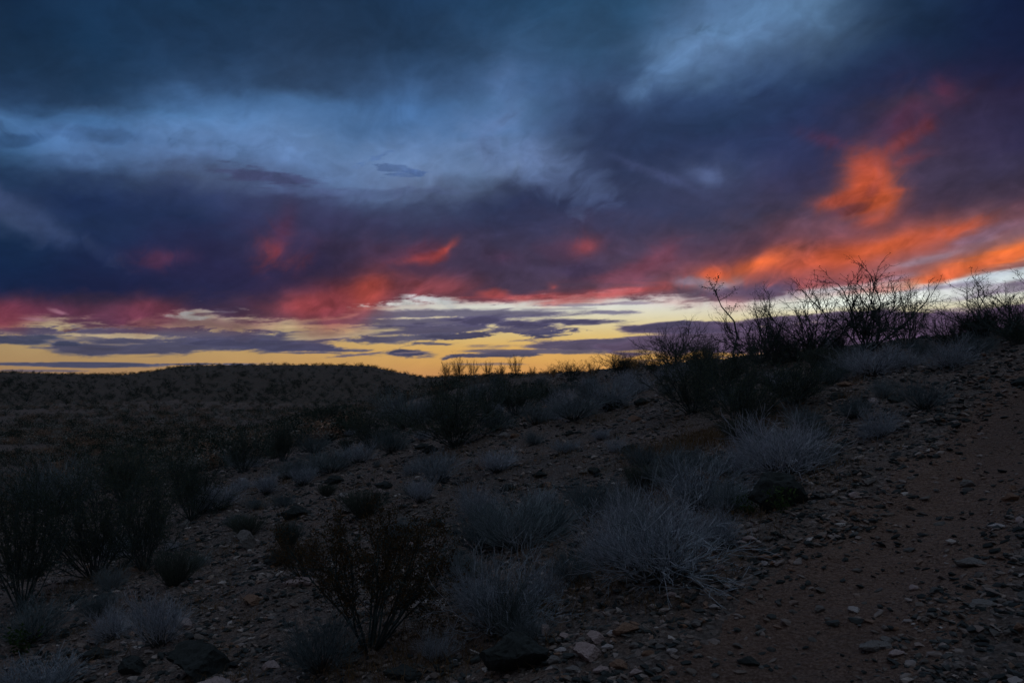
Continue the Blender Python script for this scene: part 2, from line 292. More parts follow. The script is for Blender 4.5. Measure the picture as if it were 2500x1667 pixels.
M_gravel=mat('gravel_mix',stones([(0.,(.025,.034,.038)),(.40,(.085,.098,.105)),(.55,(.18,.17,.17)),(.72,(.27,.22,.20)),(.86,(.38,.33,.33)),(.94,(.26,.15,.10)),(1.,(.62,.58,.58))]))
M_dark=mat('basalt',stones([(0.,(.030,.040,.043)),(1.,(.055,.066,.070))],14.))
M_grey=mat('grey_stone',stones([(0.,(.16,.16,.165)),(1.,(.26,.25,.255))],14.))
M_pink=mat('pinkish_stone',stones([(0.,(.42,.32,.33)),(1.,(.52,.42,.43))],14.))
M_rust=mat('rusty_stone',stones([(0.,(.20,.12,.09)),(1.,(.32,.21,.16))],14.))
M_pale=mat('pale_stone',stones([(0.,(.46,.43,.45)),(1.,(.56,.53,.56))],14.))
# ---------------------------------------------------------------- mesh helpers
def npmesh(name,V,Fc,k,mats,mi=None,smooth=False,check=True):
    """V (n,3), Fc (m,k) polygons of k corners"""
    me=bpy.data.meshes.new(name); V=np.asarray(V,np.float32); Fc=np.asarray(Fc,np.int32)
    me.vertices.add(len(V)); me.vertices.foreach_set('co',V.ravel())
    me.loops.add(Fc.size); me.loops.foreach_set('vertex_index',Fc.ravel())
    me.polygons.add(len(Fc)); me.polygons.foreach_set('loop_start',np.arange(0,Fc.size,k,dtype=np.int32))
    try: me.polygons.foreach_set('loop_total',np.full(len(Fc),k,np.int32))
    except Exception: pass
    for m in (mats if isinstance(mats,(list,tuple)) else [mats]): me.materials.append(m)
    if mi is not None: me.polygons.foreach_set('material_index',np.asarray(mi,np.int32))
    me.polygons.foreach_set('use_smooth',np.full(len(Fc),bool(smooth)))
    me.update(calc_edges=True)
    if check: me.validate()
    return me
def link(name,me,parent=None,loc=None,rz=0,s=1.,**tags):
    o=bpy.data.objects.new(name,me); COL.objects.link(o)
    if parent: o.parent=parent
    if loc is not None: o.location=loc
    o.rotation_euler[2]=rz; o.scale=(s,s,s) if not isinstance(s,tuple) else s
    for a,b in tags.items():
        if b: o[a]=b
    return o
def m_sky(t,b):
    a=t.nodes.new('ShaderNodeAttribute'); a.attribute_name='cloud_colour'
    e=t.nodes.new('ShaderNodeEmission'); t.links.new(a.outputs['Color'],e.inputs[0])
    o=[n for n in t.nodes if n.type=='OUTPUT_MATERIAL'][0]; t.links.new(e.outputs[0],o.inputs[0])
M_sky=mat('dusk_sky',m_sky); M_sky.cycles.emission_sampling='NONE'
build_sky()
# ---------------------------------------------------------------- terrain
def build_ground():
    fr=np.radians(np.arange(-38,38.001,.13)); bk=np.radians(np.concatenate([np.arange(-180,-38,2.),np.arange(40,180,2.)]))
    th=np.sort(np.concatenate([fr,bk])); nt=len(th)
    r=[.4]
    while r[-1]<6000: r.append(r[-1]*(1.0075 if 2.4<r[-1]<60 else 1.014 if 60<=r[-1]<400 else 1.08))
    r=np.array(r); nr=len(r)
    R,TH=np.meshgrid(r,th,indexing='ij'); X=R*np.sin(TH); Y=R*np.cos(TH); Z=H(X,Y)
    near=1-sstep(15,40,R)
    Z=Z+near*(.022*fbm(X/.13,Y/.13,3,31)+.006*fbm(X/.04,Y/.04,2,37))*np.where(track(X,Y),.6,1.)
    V=np.stack([X,Y,Z],-1).reshape(-1,3); V=np.vstack([V,[[0,0,float(H(0,0))]]])
    i=np.arange(nr-1)[:,None]; j=np.arange(nt)[None,:]; j2=(j+1)%nt
    q=np.stack([i*nt+j,(i)*nt+j2,(i+1)*nt+j2,(i+1)*nt+j],-1).reshape(-1,4)
    c=V[q].mean(1); tk=track(c[:,0],c[:,1])&(np.hypot(c[:,0],c[:,1])<30)&(c[:,1]>-4)
    cen=len(V)-1; jj=np.arange(nt)
    q2=np.stack([np.full(nt,cen),(jj+1)%nt,jj,jj],-1)
    q=q[:,::-1]
    def sub(qq):
        u,inv=np.unique(qq,return_inverse=True); return V[u],inv.reshape(qq.shape)
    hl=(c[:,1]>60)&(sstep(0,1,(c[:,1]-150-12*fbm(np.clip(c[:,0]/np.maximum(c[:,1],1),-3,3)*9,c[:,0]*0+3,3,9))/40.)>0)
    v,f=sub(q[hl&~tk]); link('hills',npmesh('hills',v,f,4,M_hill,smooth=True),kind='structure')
    v,f=sub(q[~tk&~hl]); link('ground',npmesh('ground',v,f,4,M_soil,smooth=True),kind='structure')
    v,f=sub(q[tk]); link('dirt_track',npmesh('dirt_track',v,f,4,M_track,smooth=True),kind='structure')
build_ground()
# ---------------------------------------------------------------- plants
def plantmat(name,c0,c1,trans=False,per='Random Per Island'):
    def fn(t,b):
        g=t.nodes.new('ShaderNodeNewGeometry'); oi=t.nodes.new('ShaderNodeObjectInfo')
        col=mramp(t,g.outputs[per],[(0.,c0),(1.,c1)])
        f=mramp(t,oi.outputs['Random'],[(0.,(.75,.78,.78)),(1.,(1.2,1.12,1.1))])
        col=mmix(t,1.,col,f,'MULTIPLY'); t.links.new(col,b.inputs['Base Color'])
        if trans:
            tr=t.nodes.new('ShaderNodeBsdfTranslucent'); t.links.new(col,tr.inputs[0]); mx=t.nodes.new('ShaderNodeMixShader'); mx.inputs[0].default_value=.35
            o=[n for n in t.nodes if n.type=='OUTPUT_MATERIAL'][0]
            t.links.new(b.outputs[0],mx.inputs[1]); t.links.new(tr.outputs[0],mx.inputs[2]); t.links.new(mx.outputs[0],o.inputs[0])
    return mat(name,fn)
M_bark=plantmat('dark_bark',(.042,.072,.077),(.12,.16,.165))
M_leaf=plantmat('creosote_leaf',(.06,.088,.065),(.14,.165,.11),True)
M_rleaf=plantmat('rusty_leaf',(.10,.06,.03),(.16,.10,.045),True)
M_ptwig=plantmat('pale_dry_twig',(.14,.19,.22),(.60,.66,.78))
M_pstem=plantmat('grey_shrub_stem',(.045,.06,.062),(.10,.11,.112))
M_gtwig=plantmat('grey_green_twig',(.10,.15,.165),(.30,.37,.42))
M_dtwig=plantmat('dark_green_rod',(.06,.085,.08),(.13,.16,.14))
M_grass=plantmat('dry_grass',(.16,.10,.05),(.30,.20,.11))
M_fdark=plantmat('far_dark_leaf',(.030,.050,.042),(.08,.11,.09))
M_ftan=plantmat('far_tan_leaf',(.27,.18,.13),(.48,.33,.25))
M_fgrey=plantmat('far_grey_leaf',(.24,.26,.25),(.48,.48,.47))
M_straw=plantmat('straw_backlit_leaf',(.40,.27,.12),(.62,.44,.22),True)  # dry leaf tone made golden, putting the ridge backlight into the colour
M_weed=plantmat('green_weed',(.05,.10,.04),(.10,.17,.06),True)
def tubes(S,name,m,sides=3):
    """S rows: p0(3) p1(3) r0 r1"""
    S=np.asarray(S,float); p0=S[:,:3];p1=S[:,3:6];r0=S[:,6:7];r1=S[:,7:8]
    d=p1-p0; d/=np.maximum(np.linalg.norm(d,axis=1,keepdims=True),1e-9)
    a=np.where(np.abs(d[:,2:3])>.9,np.array([[1.,0,0]]),np.array([[0,0,1.]])); e1=np.cross(d,a); e1/=np.linalg.norm(e1,axis=1,keepdims=True); e2=np.cross(d,e1)
    V=[];n=len(S)
    for p,r in((p0,r0),(p1,r1)):
        for k in range(sides):
            t=2*math.pi*k/sides; V.append(p+r*(e1*math.cos(t)+e2*math.sin(t)))
    V=np.stack(V,1).reshape(-1,3); b=(np.arange(n)*2*sides)[:,None]
    f=np.concatenate([b+np.array([[k,(k+1)%sides,sides+(k+1)%sides,sides+k]]) for k in range(sides)],0)
    return npmesh(name,V,f,4,m,check=False)
def leaves(P,size,name,m,rs,asp=.5):
    P=np.asarray(P,float); n=len(P); d=rs.normal(size=(n,3)); d/=np.linalg.norm(d,axis=1,keepdims=True)
    e=np.cross(d,rs.normal(size=(n,3))); e/=np.maximum(np.linalg.norm(e,axis=1,keepdims=True),1e-6)
    s=size*(.6+.8*rs.rand(n,1)); V=np.stack([P,P+d*s*.5+e*s*asp*.5,P+d*s,P+d*s*.5-e*s*asp*.5],1).reshape(-1,3)
    f=(np.arange(n)*4)[:,None]+np.arange(4)[None,:]
    return npmesh(name,V,f,4,m,check=False)
def unit(v): return v/max(np.linalg.norm(v),1e-9)
def grow(S,tips,p,d,L,r,nseg,rs,wob,up,taper=.55,zig=0.):
    """one wandering stem; returns its nodes"""
    nodes=[(p.copy(),d.copy(),r)]; q=p.copy()
    for i in range(nseg):
        d=unit(d+rs.normal(size=3)*wob+np.array([0,0,up])+(zig*(1 if i%2 else -1))*unit(np.cross(d,rs.normal(size=3))))
        r2=r*(1-(1-taper)/nseg); q2=q+d*L/nseg; S.append((*q,*q2,r,r2)); q=q2; r=r2; nodes.append((q.copy(),d.copy(),r))
    tips.append((q.copy(),d.copy(),r)); return nodes
def side(d,rs,a):
    s=unit(np.cross(d,rs.normal(size=3))); return unit(d*math.cos(a)+s*math.sin(a))
def creosote(seed,nst=20,spread=1.,leaf=1.,gap=.35,fine=1.,wob=.10,rad=.0085,tw=.0016):
    """open desert bush, 1 m tall: dark wandering stems, forked twigs, tiny leaves toward the ends"""
    rs=np.random.RandomState(seed); S=[];LF=[]
    for k in range(nst):
        az=2*math.pi*(k+rs.rand())/nst; tilt=spread*(.15+.75*rs.rand()**.8)
        d=np.array([math.cos(az)*math.sin(tilt),math.sin(az)*math.sin(tilt),math.cos(tilt)])
        p=np.array([math.cos(az),math.sin(az),0])*.06*rs.rand(); L=(.62+.38*rs.rand())/max(math.cos(tilt*.75),.55)*.92
        nd=grow(S,[],p,d,L,rad,9,rs,wob,.02,.35,wob*.6)
        for i in range(int(2+gap*5),10):
            for _ in range(1+(rs.rand()<.6)):
                p1,d1,r1=nd[i]; l1=L*(.16+.22*rs.rand())
                n2=grow(S,[],p1,side(d1,rs,.45+.35*rs.rand()),l1,r1*.6,4,rs,.16,.05,.5,.10)
                for j in (1,2,3,4):
                    for _ in range(1+(rs.rand()<.75*fine)):
                        p2,d2,r2=n2[j]; l2=.05+.075*rs.rand()
                        n3=grow(S,[],p2,side(d2,rs,.4+.5*rs.rand()),l2,max(r2*.6,tw),3,rs,.25,.03,.6,.12)
                        for p3,d3,r3 in n3[1:]:
                            if rs.rand()<.85*leaf:
                                for _ in range(int(1+leaf*1.5)): LF.append(p3+rs.normal(size=3)*.010)
    return tubes(S,'branches',M_bark), (leaves(LF,.017,'leaves',M_leaf,rs) if LF else None)
def paleshrub(seed,nst=80,spread=1.,m=None,curl=.14,rad=.0045,up=.05,nf=3):
    """domed twiggy half-shrub, 1 m tall: stems fork again and again into a fuzz of fine tips"""
    rs=np.random.RandomState(seed); A=[];B=[]
    for k in range(nst):
        cl=k%7; az=cl*.9+seed+rs.normal()*.34 if rs.rand()<.75 else rs.rand()*2*math.pi; tilt=spread*(1.2*math.sqrt(rs.rand()))
        d=np.array([math.cos(az)*math.sin(tilt),math.sin(az)*math.sin(tilt),math.cos(tilt)])
        L=(.62+.55*rs.rand())*(1-.10*tilt)*(.72+.28*((cl*7+seed)%5)/4.); p=np.array([math.cos(az),math.sin(az),0])*.05*rs.rand()
        nd=grow(A,[],p,d,L*.4,rad*1.6,3,rs,curl*.6,up,.75)
        fr=[nd[-1],nd[-2]]
        for lv in range(nf):
            nx=[]
            for (q,dd,r) in fr:
                for _ in range(2):
                    l=L*(.24-.03*lv)*(.7+.6*rs.rand())
                    n2=grow(B,[],q,side(dd,rs,.18+.30*rs.rand()),l,max(r*.8,rad*.45),2 if lv else 3,rs,curl,up,.75)
                    nx.append(n2[-1])
                    if lv and rs.rand()<.4: nx.append(n2[-2])
            fr=nx if len(nx)<26 else [nx[i] for i in rs.permutation(len(nx))[:26]]
    return tubes(A,'stems',M_pstem), tubes(B,'twigs',m or M_ptwig)
def rods(seed,n=240,spread=.7,m=None):
    """broom-like shrub, 1 m tall, of thin nearly straight green rods"""
    rs=np.random.RandomState(seed); A=[];B=[]
    for k in range(n):
        az=rs.rand()*2*math.pi; tilt=spread*math.sqrt(rs.rand()); d=np.array([math.cos(az)*math.sin(tilt),math.sin(az)*math.sin(tilt),math.cos(tilt)])
        nd=grow(A if k%8==0 else B,[],np.array([math.cos(az),math.sin(az),0])*.09*rs.rand(),d,.7+.35*rs.rand(),.0055,5,rs,.07,.06,.5)
        for i in (2,3,4):
            if rs.rand()<.8: grow(B,[],nd[i][0],side(nd[i][1],rs,.25+.2*rs.rand()),.18+.2*rs.rand(),.0035,3,rs,.09,.08,.5)
    return tubes(A,'stems',M_pstem), tubes(B,'twigs',m or M_dtwig)
def farshrub(seed,m,n=240):
    rs=np.random.RandomState(seed); c=rs.normal(size=(7,3))*np.array([.34,.34,.16])+np.array([0,0,.48])
    P=c[rs.randint(0,7,n)]+rs.normal(size=(n,3))*np.array([.17,.17,.15]); P=P[(P[:,2]>.03)&(P[:,2]<1.05)]
    st=[]
    for k in range(9):
        q=P[rs.randint(len(P))]; st.append((0,0,0,*q,.02,.008))
    return tubes(st,'stems',M_bark), leaves(P,.115,'foliage',m,rs,.55)
def extent(mm):
    a=[]
    for m in mm:
        if m is None: continue
        v=np.empty(len(m.vertices)*3,np.float32); m.vertices.foreach_get('co',v); a.append(v.reshape(-1,3))
    a=np.vstack(a); return max(np.percentile(np.abs(a[:,0]),98),.05)*2, np.percentile(a[:,2],99.3)
LIB={}
def lib(k,fn,parts,name):
    v=[fn(i) for i in range(3)]; LIB[k]=(v,[extent(x) for x in v],parts,name)
lib('creo',lambda i:creosote(10+i,24,.95,1.,.30,1.),('branches','leaves'),'creosote_bush')
lib('bare',lambda i:creosote(20+i,19,1.15,.5,.12,1.,.17,.0108,.0021),('branches','leaves'),'creosote_bush')
lib('dense',lambda i:creosote(30+i,27,1.1,1.,.12,1.),('branches','leaves'),'creosote_bush')
_b=M_bark,M_leaf
M_bark,M_leaf=M_grass,M_straw  # paler golden bark and leaf, so these bushes look lit from behind
lib('straw',lambda i:creosote(120+i,16,.8,.8,.3,1.,.12),('branches','leaves'),'backlit_bush')
M_bark,M_leaf=_b
lib('pale',lambda i:paleshrub(40+i,62,1.1,M_ptwig,.25,.0042),('stems','twigs'),'twiggy_shrub')
lib('grey',lambda i:paleshrub(50+i,60,.95,M_gtwig,.12,.0038,.08),('stems','twigs'),'grey_shrub')
lib('fan',lambda i:paleshrub(60+i,46,.62,M_ptwig,.10,.004,.08),('stems','twigs'),'twiggy_shrub')
lib('rod',lambda i:rods(70+i),('stems','twigs'),'broom_shrub')
lib('fdark',lambda i:farshrub(80+i,M_fdark),('stems','foliage'),'desert_shrub')
lib('ftan',lambda i:farshrub(90+i,M_ftan),('stems','foliage'),'desert_shrub')
lib('fgrey',lambda i:farshrub(95+i,M_fgrey),('stems','foliage'),'desert_shrub')
def plant(kind,x,y,h,w,rz,label,cat='shrub',group=None,var=0,name=None,sink=.02,lean=(0,0)):
    v,ex,parts,nm=LIB[kind]; var%=3; W,Hh=ex[var]
    root=link(name or nm,None,loc=(x,y,float(H(x,y))-sink),rz=rz,label=label,category=cat,group=group)
    root.scale=(w/W,w/W,h/Hh); root.rotation_euler[0]=lean[0]; root.rotation_euler[1]=lean[1]
    for me,pn in zip(v[var],parts):
        if me is not None: link(pn,me,parent=root)
    return root
_ys=np.concatenate([np.linspace(1.5,40,2600),np.geomspace(40,300,1500)])
def at(Vx,Vy):
    """the ground point seen in that direction (or the crest below it)"""
    u=(Vx*1.063-1250)/F; v=(HY-Vy*1.063)/F; t=H(u*_ys,_ys)/_ys-v
    hit=np.nonzero(t>=0)[0]; i=hit[0] if len(hit) else int(np.argmax(np.where(_ys<60,t,-9)))
    return u*_ys[i],_ys[i]
def pp(kind,Vx,Vy,Vtop,Vw,rz,label,**k):
    x,y=at(Vx,Vy); s=1.063/F*y; return plant(kind,x,y,(Vy-Vtop)*s,Vw*s,rz,label,**k)
# ---------------------------------------------------------------- rocks
def ico(sub):
    import bmesh
    bm=bmesh.new(); bmesh.ops.create_icosphere(bm,subdivisions=sub,radius=1.); V=np.array([v.co[:] for v in bm.verts]); Fc=np.array([[v.index for v in f.verts] for f in bm.faces]); bm.free(); return V,Fc
ICO={k:ico(k) for k in (1,4)}
def rockmesh(seed,m,shape=(1,.75,.5),cuts=11,name='rock'):
    rs=np.random.RandomState(seed); V,Fc=ICO[4]; V=V.copy()
    for _ in range(cuts):
        n=unit(rs.normal(size=3)); d=.38+.42*rs.rand(); o=V@n-d; V-=np.outer(np.clip(o,0,None)*.93,n)
    r=np.linalg.norm(V,axis=1,keepdims=True)
    V=V*(1+.30*(fbm(V[:,0]*2+seed,V[:,1]*2+V[:,2]*1.7,4,seed)[:,None]))*(1+.16*(fbm(V[:,0]*7+seed,V[:,1]*7+V[:,2]*6,3,seed+5)[:,None]))
    V/=np.abs(V).max(0); return npmesh(name,V*np.array(shape),Fc,3,m,smooth=False)
def rock(me,x,y,s,rz,label,cat='rock',group=None,name='rock',sink=.3,flat=1.,tilt=(0,0)):
    zs=max(v.co[2] for v in me.vertices[:200:1]) if 0 else .5
    o=link(name,me,loc=(x,y,float(H(x,y))+s*.5*flat*(1-2*sink)),rz=rz,label=label,category=cat,group=group)
    o.scale=(s,s,s*flat); o.rotation_euler[0]=tilt[0]; o.rotation_euler[1]=tilt[1]; return o
# ---------------------------------------------------------------- placing everything
rs=np.random.RandomState(7); rnd=random.Random(11)
TAKEN=[]
def P(kind,Vx,Vy,Vtop,Vw,label,var=0,**k):
    o=pp(kind,Vx,Vy,Vtop,Vw,rnd.uniform(0,6.28),label,var=var,**k); TAKEN.append((o.location[0],o.location[1],max(.25,.4*Vw*1.063/F*o.location[1]))); return o
# large dark creosotes, left side
P('creo',50,1400,1060,250,'dark creosote bush with thick stems at the left edge of the picture',0)
P('dense',215,1330,1030,300,'biggest dark creosote bush in the lower left thicket',1)
P('creo',330,1310,1060,220,'dark creosote bush leaning right at the edge of the stony slope',2)
P('creo',440,1195,1010,190,'dark creosote bush above the pale shrubs on the left slope edge',2)
P('grey',130,1180,1040,240,'dark creosote bush behind the lower left thicket',0)
P('creo',290,1150,1020,230,'dark creosote bush behind the biggest bush of the thicket',1)
P('creo',560,1085,975,120,'small dark creosote bush at the upper rim of the left slope',0)
P('creo',650,1060,960,110,'dark bush standing where the slope meets the valley scrub',1)
# centre
P('dense',1045,1025,862,300,'wide dark creosote bush in the middle of the slope',0)
P('creo',850,1030,925,170,'grey green bush left of the wide dark bush mid slope',2)
P('grey',930,985,890,150,'grey bush behind and left of the wide dark bush mid slope',0)
P('creo',1185,955,866,150,'dark bush just right of the wide bush mid slope',1)
P('grey',1120,930,862,120,'grey bush on the rise behind the wide mid slope bush',1)
P('dense',1255,925,868,110,'dark green bush on the rise left of the pale shrub pair',2)
P('creo',760,985,915,130,'dark bush at the foot of the long low mesa',0)
# skyline, right
P('dense',1590,950,790,230,'left bush of the big dark thicket below the skyline',0)
P('dense',1710,975,800,250,'middle bush of the big dark thicket below the skyline',1)
P('dense',1830,930,805,200,'right bush of the big dark thicket below the skyline',2)
P('creo',1660,905,775,190,'bush at the back of the big dark thicket below the skyline',1)
P('bare',1545,850,735,190,'bushy creosote against the yellow strip with an arm reaching left',0)
P('creo',1600,850,765,130,'leafy creosote silhouette against the yellow strip beside the lone tall stalk',2)
P('creo',1425,862,808,110,'low leafy bush silhouetted on the yellow glow left of the big thicket',1)
P('creo',1315,870,826,90,'small dark bush silhouetted on the ridge near the centre',2)
P('bare',1745,835,672,230,'bare tangled creosote silhouette with its top in the white strip of sky',1)
P('bare',1860,820,645,240,'bare creosote silhouette between the tangled one and the tallest one',2)
P('bare',1995,806,618,420,'tallest and widest bare creosote silhouette on the ridge',0)
P('bare',2080,800,640,200,'bare creosote silhouette touching the tallest one on its right',1)
P('bare',1930,815,725,120,'small leafy bush under the tallest bare creosote on the ridge',0)
P('bare',2180,790,690,150,'low bare bush between the tallest silhouette and the one at the right edge',2)
P('bare',2325,770,608,280,'bare creosote silhouette at the right edge of the picture',2)
P('dense',2340,790,720,120,'dark leafy bush at the foot of the bare one at the right edge',1)
P('rod',2245,775,715,90,'low dark broom shrub on the ridge left of the right edge bush',0)
P('bare',1780,840,745,120,'leafy bush in front of the tangled bare silhouette',2)
# small backlit brush on the centre ridge
for i,(vx,w,h) in enumerate([(1025,36,34),(1055,40,44),(1085,34,36),(1120,30,34),(1150,26,30),(1185,44,42),(1222,26,22),(1270,40,24),(1360,44,34),(1460,50,44)]):
    P('straw',vx,872-i*.8,872-i*.8-h*1.25,w,'thin twiggy bush backlit by the yellow glow on the centre ridge',i,group='thin backlit bushes on the centre ridge')
for i,(vx,vy,h,w) in enumerate([(1500,858,55,90),(1780,835,110,130),(1825,828,95,120),(2265,770,90,130),(2200,782,60,90),(2345,755,110,120)]):
    P('bare',vx,vy,vy-h,w,'twiggy bush filling the row of silhouettes along the right skyline',i,group='twiggy bushes filling the skyline row')
# lone tall stalk
def stalk():
    r2=np.random.RandomState(5); S=[];S2=[];LF=[]; pts=[(0,0,0),(-.03,0,.25),(.02,.02,.45),(-.02,0,.62),(-.16,0,.78),(-.22,0,.92),(-.24,.02,1.0)]
    pts=[np.array(p) for p in pts]
    for a,b,r in zip(pts,pts[1:],(.012,.011,.010,.008,.006,.004)): S.append((*a,*b,r,r*.85))
    for i in (3,4,4,5,5,5,6,6,6,6):
        d=unit(np.array([r2.uniform(-1,1),r2.uniform(-1,1),r2.uniform(.3,1.)])); nd=grow(S2,[],pts[i]-(pts[i]-pts[i-1])*r2.rand()*.8,d,.10+.12*r2.rand(),.0035,4,r2,.2,.06,.5)
        for q,dd,r in nd[1:]:
            for _ in range(2):
                n3=grow(S2,[],q,side(dd,r2,.7),.05,.0018,2,r2,.2,.05)
                for q3,_,_ in n3[1:]: LF.append(q3+r2.normal(size=3)*.008)
    x,y=at(1690,862); s=1.063/F*y*205
    root=link('flower_stalk',None,loc=(x,y,float(H(x,y))-.02),rz=0,label='lone tall dead stalk with a twiggy head rising above the big dark thicket',category='plant')
    root.scale=(s,s,s); link('stem',tubes(S,'stem',M_bark,4),parent=root); hd=tubes(S2,'twigs',M_bark); hd2=link('twigs',hd,parent=root); link('leaves',leaves(LF,.02,'leaves',M_leaf,r2),parent=hd2)
stalk()
# pale and grey twiggy shrubs of the slope
P('pale',1515,1335,1118,360,'largest pale twiggy shrub in the foreground beside the track',0)
P('pale',1610,1170,1035,230,'pale shrub right behind the largest one',1)
P('pale',1795,1095,945,235,'pale topped shrub with a dark base above the mossy dark boulder',2)
P('grey',1190,1260,1125,250,'bluish grey shrub in the foreground between the rusty bush and the largest pale shrub',0)
P('grey',1105,1265,1160,150,'grey shrub joined to the left of the bluish grey foreground shrub',2)
P('pale',1150,1455,1245,270,'pale shrub of curly twigs at the bottom centre',1)
P('grey',1360,1180,1085,140,'dark grey shrub behind and left of the largest pale shrub',1)
P('pale',1440,1230,1120,150,'pale shrub leaning on the left of the largest one',2)
P('fan',365,1485,1350,130,'upright pale shrub with fanned stems at the lower left',0)
P('grey',70,1475,1365,160,'bluish grey shrub at the lower left edge',0)
P('rod',400,1345,1260,110,'dark broom shrub right of the lower left thicket',1)
P('fan',510,1170,1108,100,'pale shrub at the edge of the left slope under the dark bush',1)
P('fan',462,1180,1125,70,'smaller pale shrub beside the dark bush on the left slope edge',2)
P('fan',612,1135,1082,66,'round pale shrub alone on the left of the stony slope',0)
P('fan',1000,1112,1032,110,'pale shrub in front of the wide dark bush mid slope',1)
P('fan',965,1155,1088,74,'small pale topped shrub just below the one before the wide bush',2)
P('fan',1143,1085,1028,100,'grey fanned shrub below right of the wide dark bush',0)
P('grey',760,1085,1025,140,'bluish grey shrub on the upper left of the stony slope',2)
P('grey',700,1092,1045,80,'low grey shrub at the upper left of the stony slope',1)
P('rod',835,1188,1118,110,'dark broom shrub alone in the middle of the stony slope',2)
P('grey',735,1540,1390,190,'dark grey shrub at the bottom left of the rusty bush',1)
P('grey',1320,965,898,130,'left one of the pale shrub pair on the rise',0)
P('pale',1405,940,862,130,'right one of the pale shrub pair on the rise',1)
P('pale',1460,905,852,90,'pale shrub between the pair on the rise and the dark thicket',2)
P('pale',2000,862,785,150,'pale shrub below the tallest ridge silhouette',2)
P('pale',2180,845,768,130,'pale shrub on the ridge shoulder at the right',0)
P('grey',1940,860,805,90,'small grey shrub left of the pale shrub below the tallest silhouette',1)
P('grey',2030,915,862,70,'small grey shrub alone on the right slope',2)
P('pale',2020,1005,925,100,'thin pale shrub at the upper left edge of the track',1)
P('grey',1480,1075,1010,90,'brownish grey shrub below the big dark thicket',0)
P('fan',90,1600,1500,200,'pale fuzzy shrub cut off by the lower left corner',1)
P('grey',540,1210,1175,60,'low dark shrub beside the boulder on the left slope',2)
P('grey',1660,1090,1035,110,'grey shrub tucked behind the pale topped one with a dark base',0)
P('fan',1000,1520,1440,90,'tiny pale shrub under the curly twigged one at the bottom',2)
# the ragged band of pale shrubs along the track's lower side, and undergrowth between the named ones
for i,(vx,vy,h,w,k) in enumerate([(1395,1300,120,150,'pale'),(1460,1265,120,140,'grey'),(1560,1240,110,150,'pale'),(1655,1255,110,120,'pale'),(1680,1180,95,120,'grey'),(1710,1090,90,110,'pale'),(1745,1050,80,110,'pale'),
 (1850,1040,80,100,'pale'),(1870,1075,70,90,'grey'),(1260,1230,95,120,'grey'),(1230,1190,70,90,'pale'),(1130,1230,85,110,'pale'),(1060,1330,80,100,'grey'),(1250,1380,90,120,'pale'),(1090,1400,100,120,'pale'),(1210,1480,90,110,'grey'),
 (1310,1340,90,110,'grey'),(1440,1180,80,90,'grey'),(1530,1120,80,110,'grey'),(1570,1080,70,100,'grey'),(1470,1130,70,80,'rod'),(1960,960,60,80,'grey'),(1910,880,55,80,'grey'),(2080,845,50,80,'pale'),(2120,820,50,70,'grey'),(2250,815,60,80,'grey'),
 (1960,835,50,70,'grey'),(1880,845,50,80,'rod'),(1290,945,60,80,'pale'),(1350,915,55,80,'grey'),(1230,975,55,80,'grey'),(1140,990,60,90,'grey'),(1440,890,45,70,'pale'),(1380,1010,30,50,'fan'),(1000,965,60,90,'grey'),(900,1040,60,90,'grey'),(820,1065,50,80,'fan'),(720,1040,50,80,'grey'),(660,1100,50,70,'grey'),(590,1170,30,50,'grey')]):
    P(k,vx,vy,vy-h,w,{'pale':'ragged pale shrub filling in between the larger shrubs of the slope','grey':'ragged grey shrub filling in between the larger shrubs of the slope','rod':'dark broom shrub filling in between the larger shrubs of the slope','fan':'fanned pale shrub filling in between the larger shrubs of the slope'}[k],i,group={'pale':'ragged pale filler shrubs','grey':'ragged grey filler shrubs','rod':'dark filler shrubs','fan':'fanned filler shrubs'}[k])
# rusty foreground creosote
def rusty():
    r2=np.random.RandomState(3); S=[];LF=[]
    for k in range(17):
        a=r2.rand()*6.28; t=.12+.62*r2.rand(); d=np.array([math.cos(a)*math.sin(t),math.sin(a)*math.sin(t),math.cos(t)])
        nd=grow(S,[],np.array([math.cos(a),math.sin(a),0])*.07*r2.rand(),d,.75+.3*r2.rand(),.011,9,r2,.09,.03,.35,.04)
        for i in range(4,10):
            for _ in range(2):
                n2=grow(S,[],nd[i][0],side(nd[i][1],r2,.6),.16+.14*r2.rand(),nd[i][2]*.5,4,r2,.17,.04,.5,.1)
                for j in (1,2,3,4):
                    for _ in range(2):
                        n3=grow(S,[],n2[j][0],side(n2[j][1],r2,.6),.05+.06*r2.rand(),.0017,3,r2,.25,.03)
                        for q,_,_ in n3[1:]:
                            for _ in range(3): LF.append(q+r2.normal(size=3)*.012)
    mm=(tubes(S,'branches',M_bark),leaves(LF,.019,'leaves',M_rleaf,r2)); ex=extent(mm)
    LIB['rusty']=([mm]*3,[ex]*3,('branches','leaves'),'creosote_bush')
rusty()
P('rusty',850,1492,1155,350,'sparse foreground creosote with dark stems and rusty foliage')
P('rusty',700,1330,1230,130,'small rusty leaved bush left behind the sparse foreground creosote',1)
P('bare',1175,1475,1290,200,'thin dark stemmed bush growing through the curly pale shrub at the bottom',1)
P('rod',660,1270,1195,60,'thin dark weed in front of the stony slope, left of the rusty bush',0)
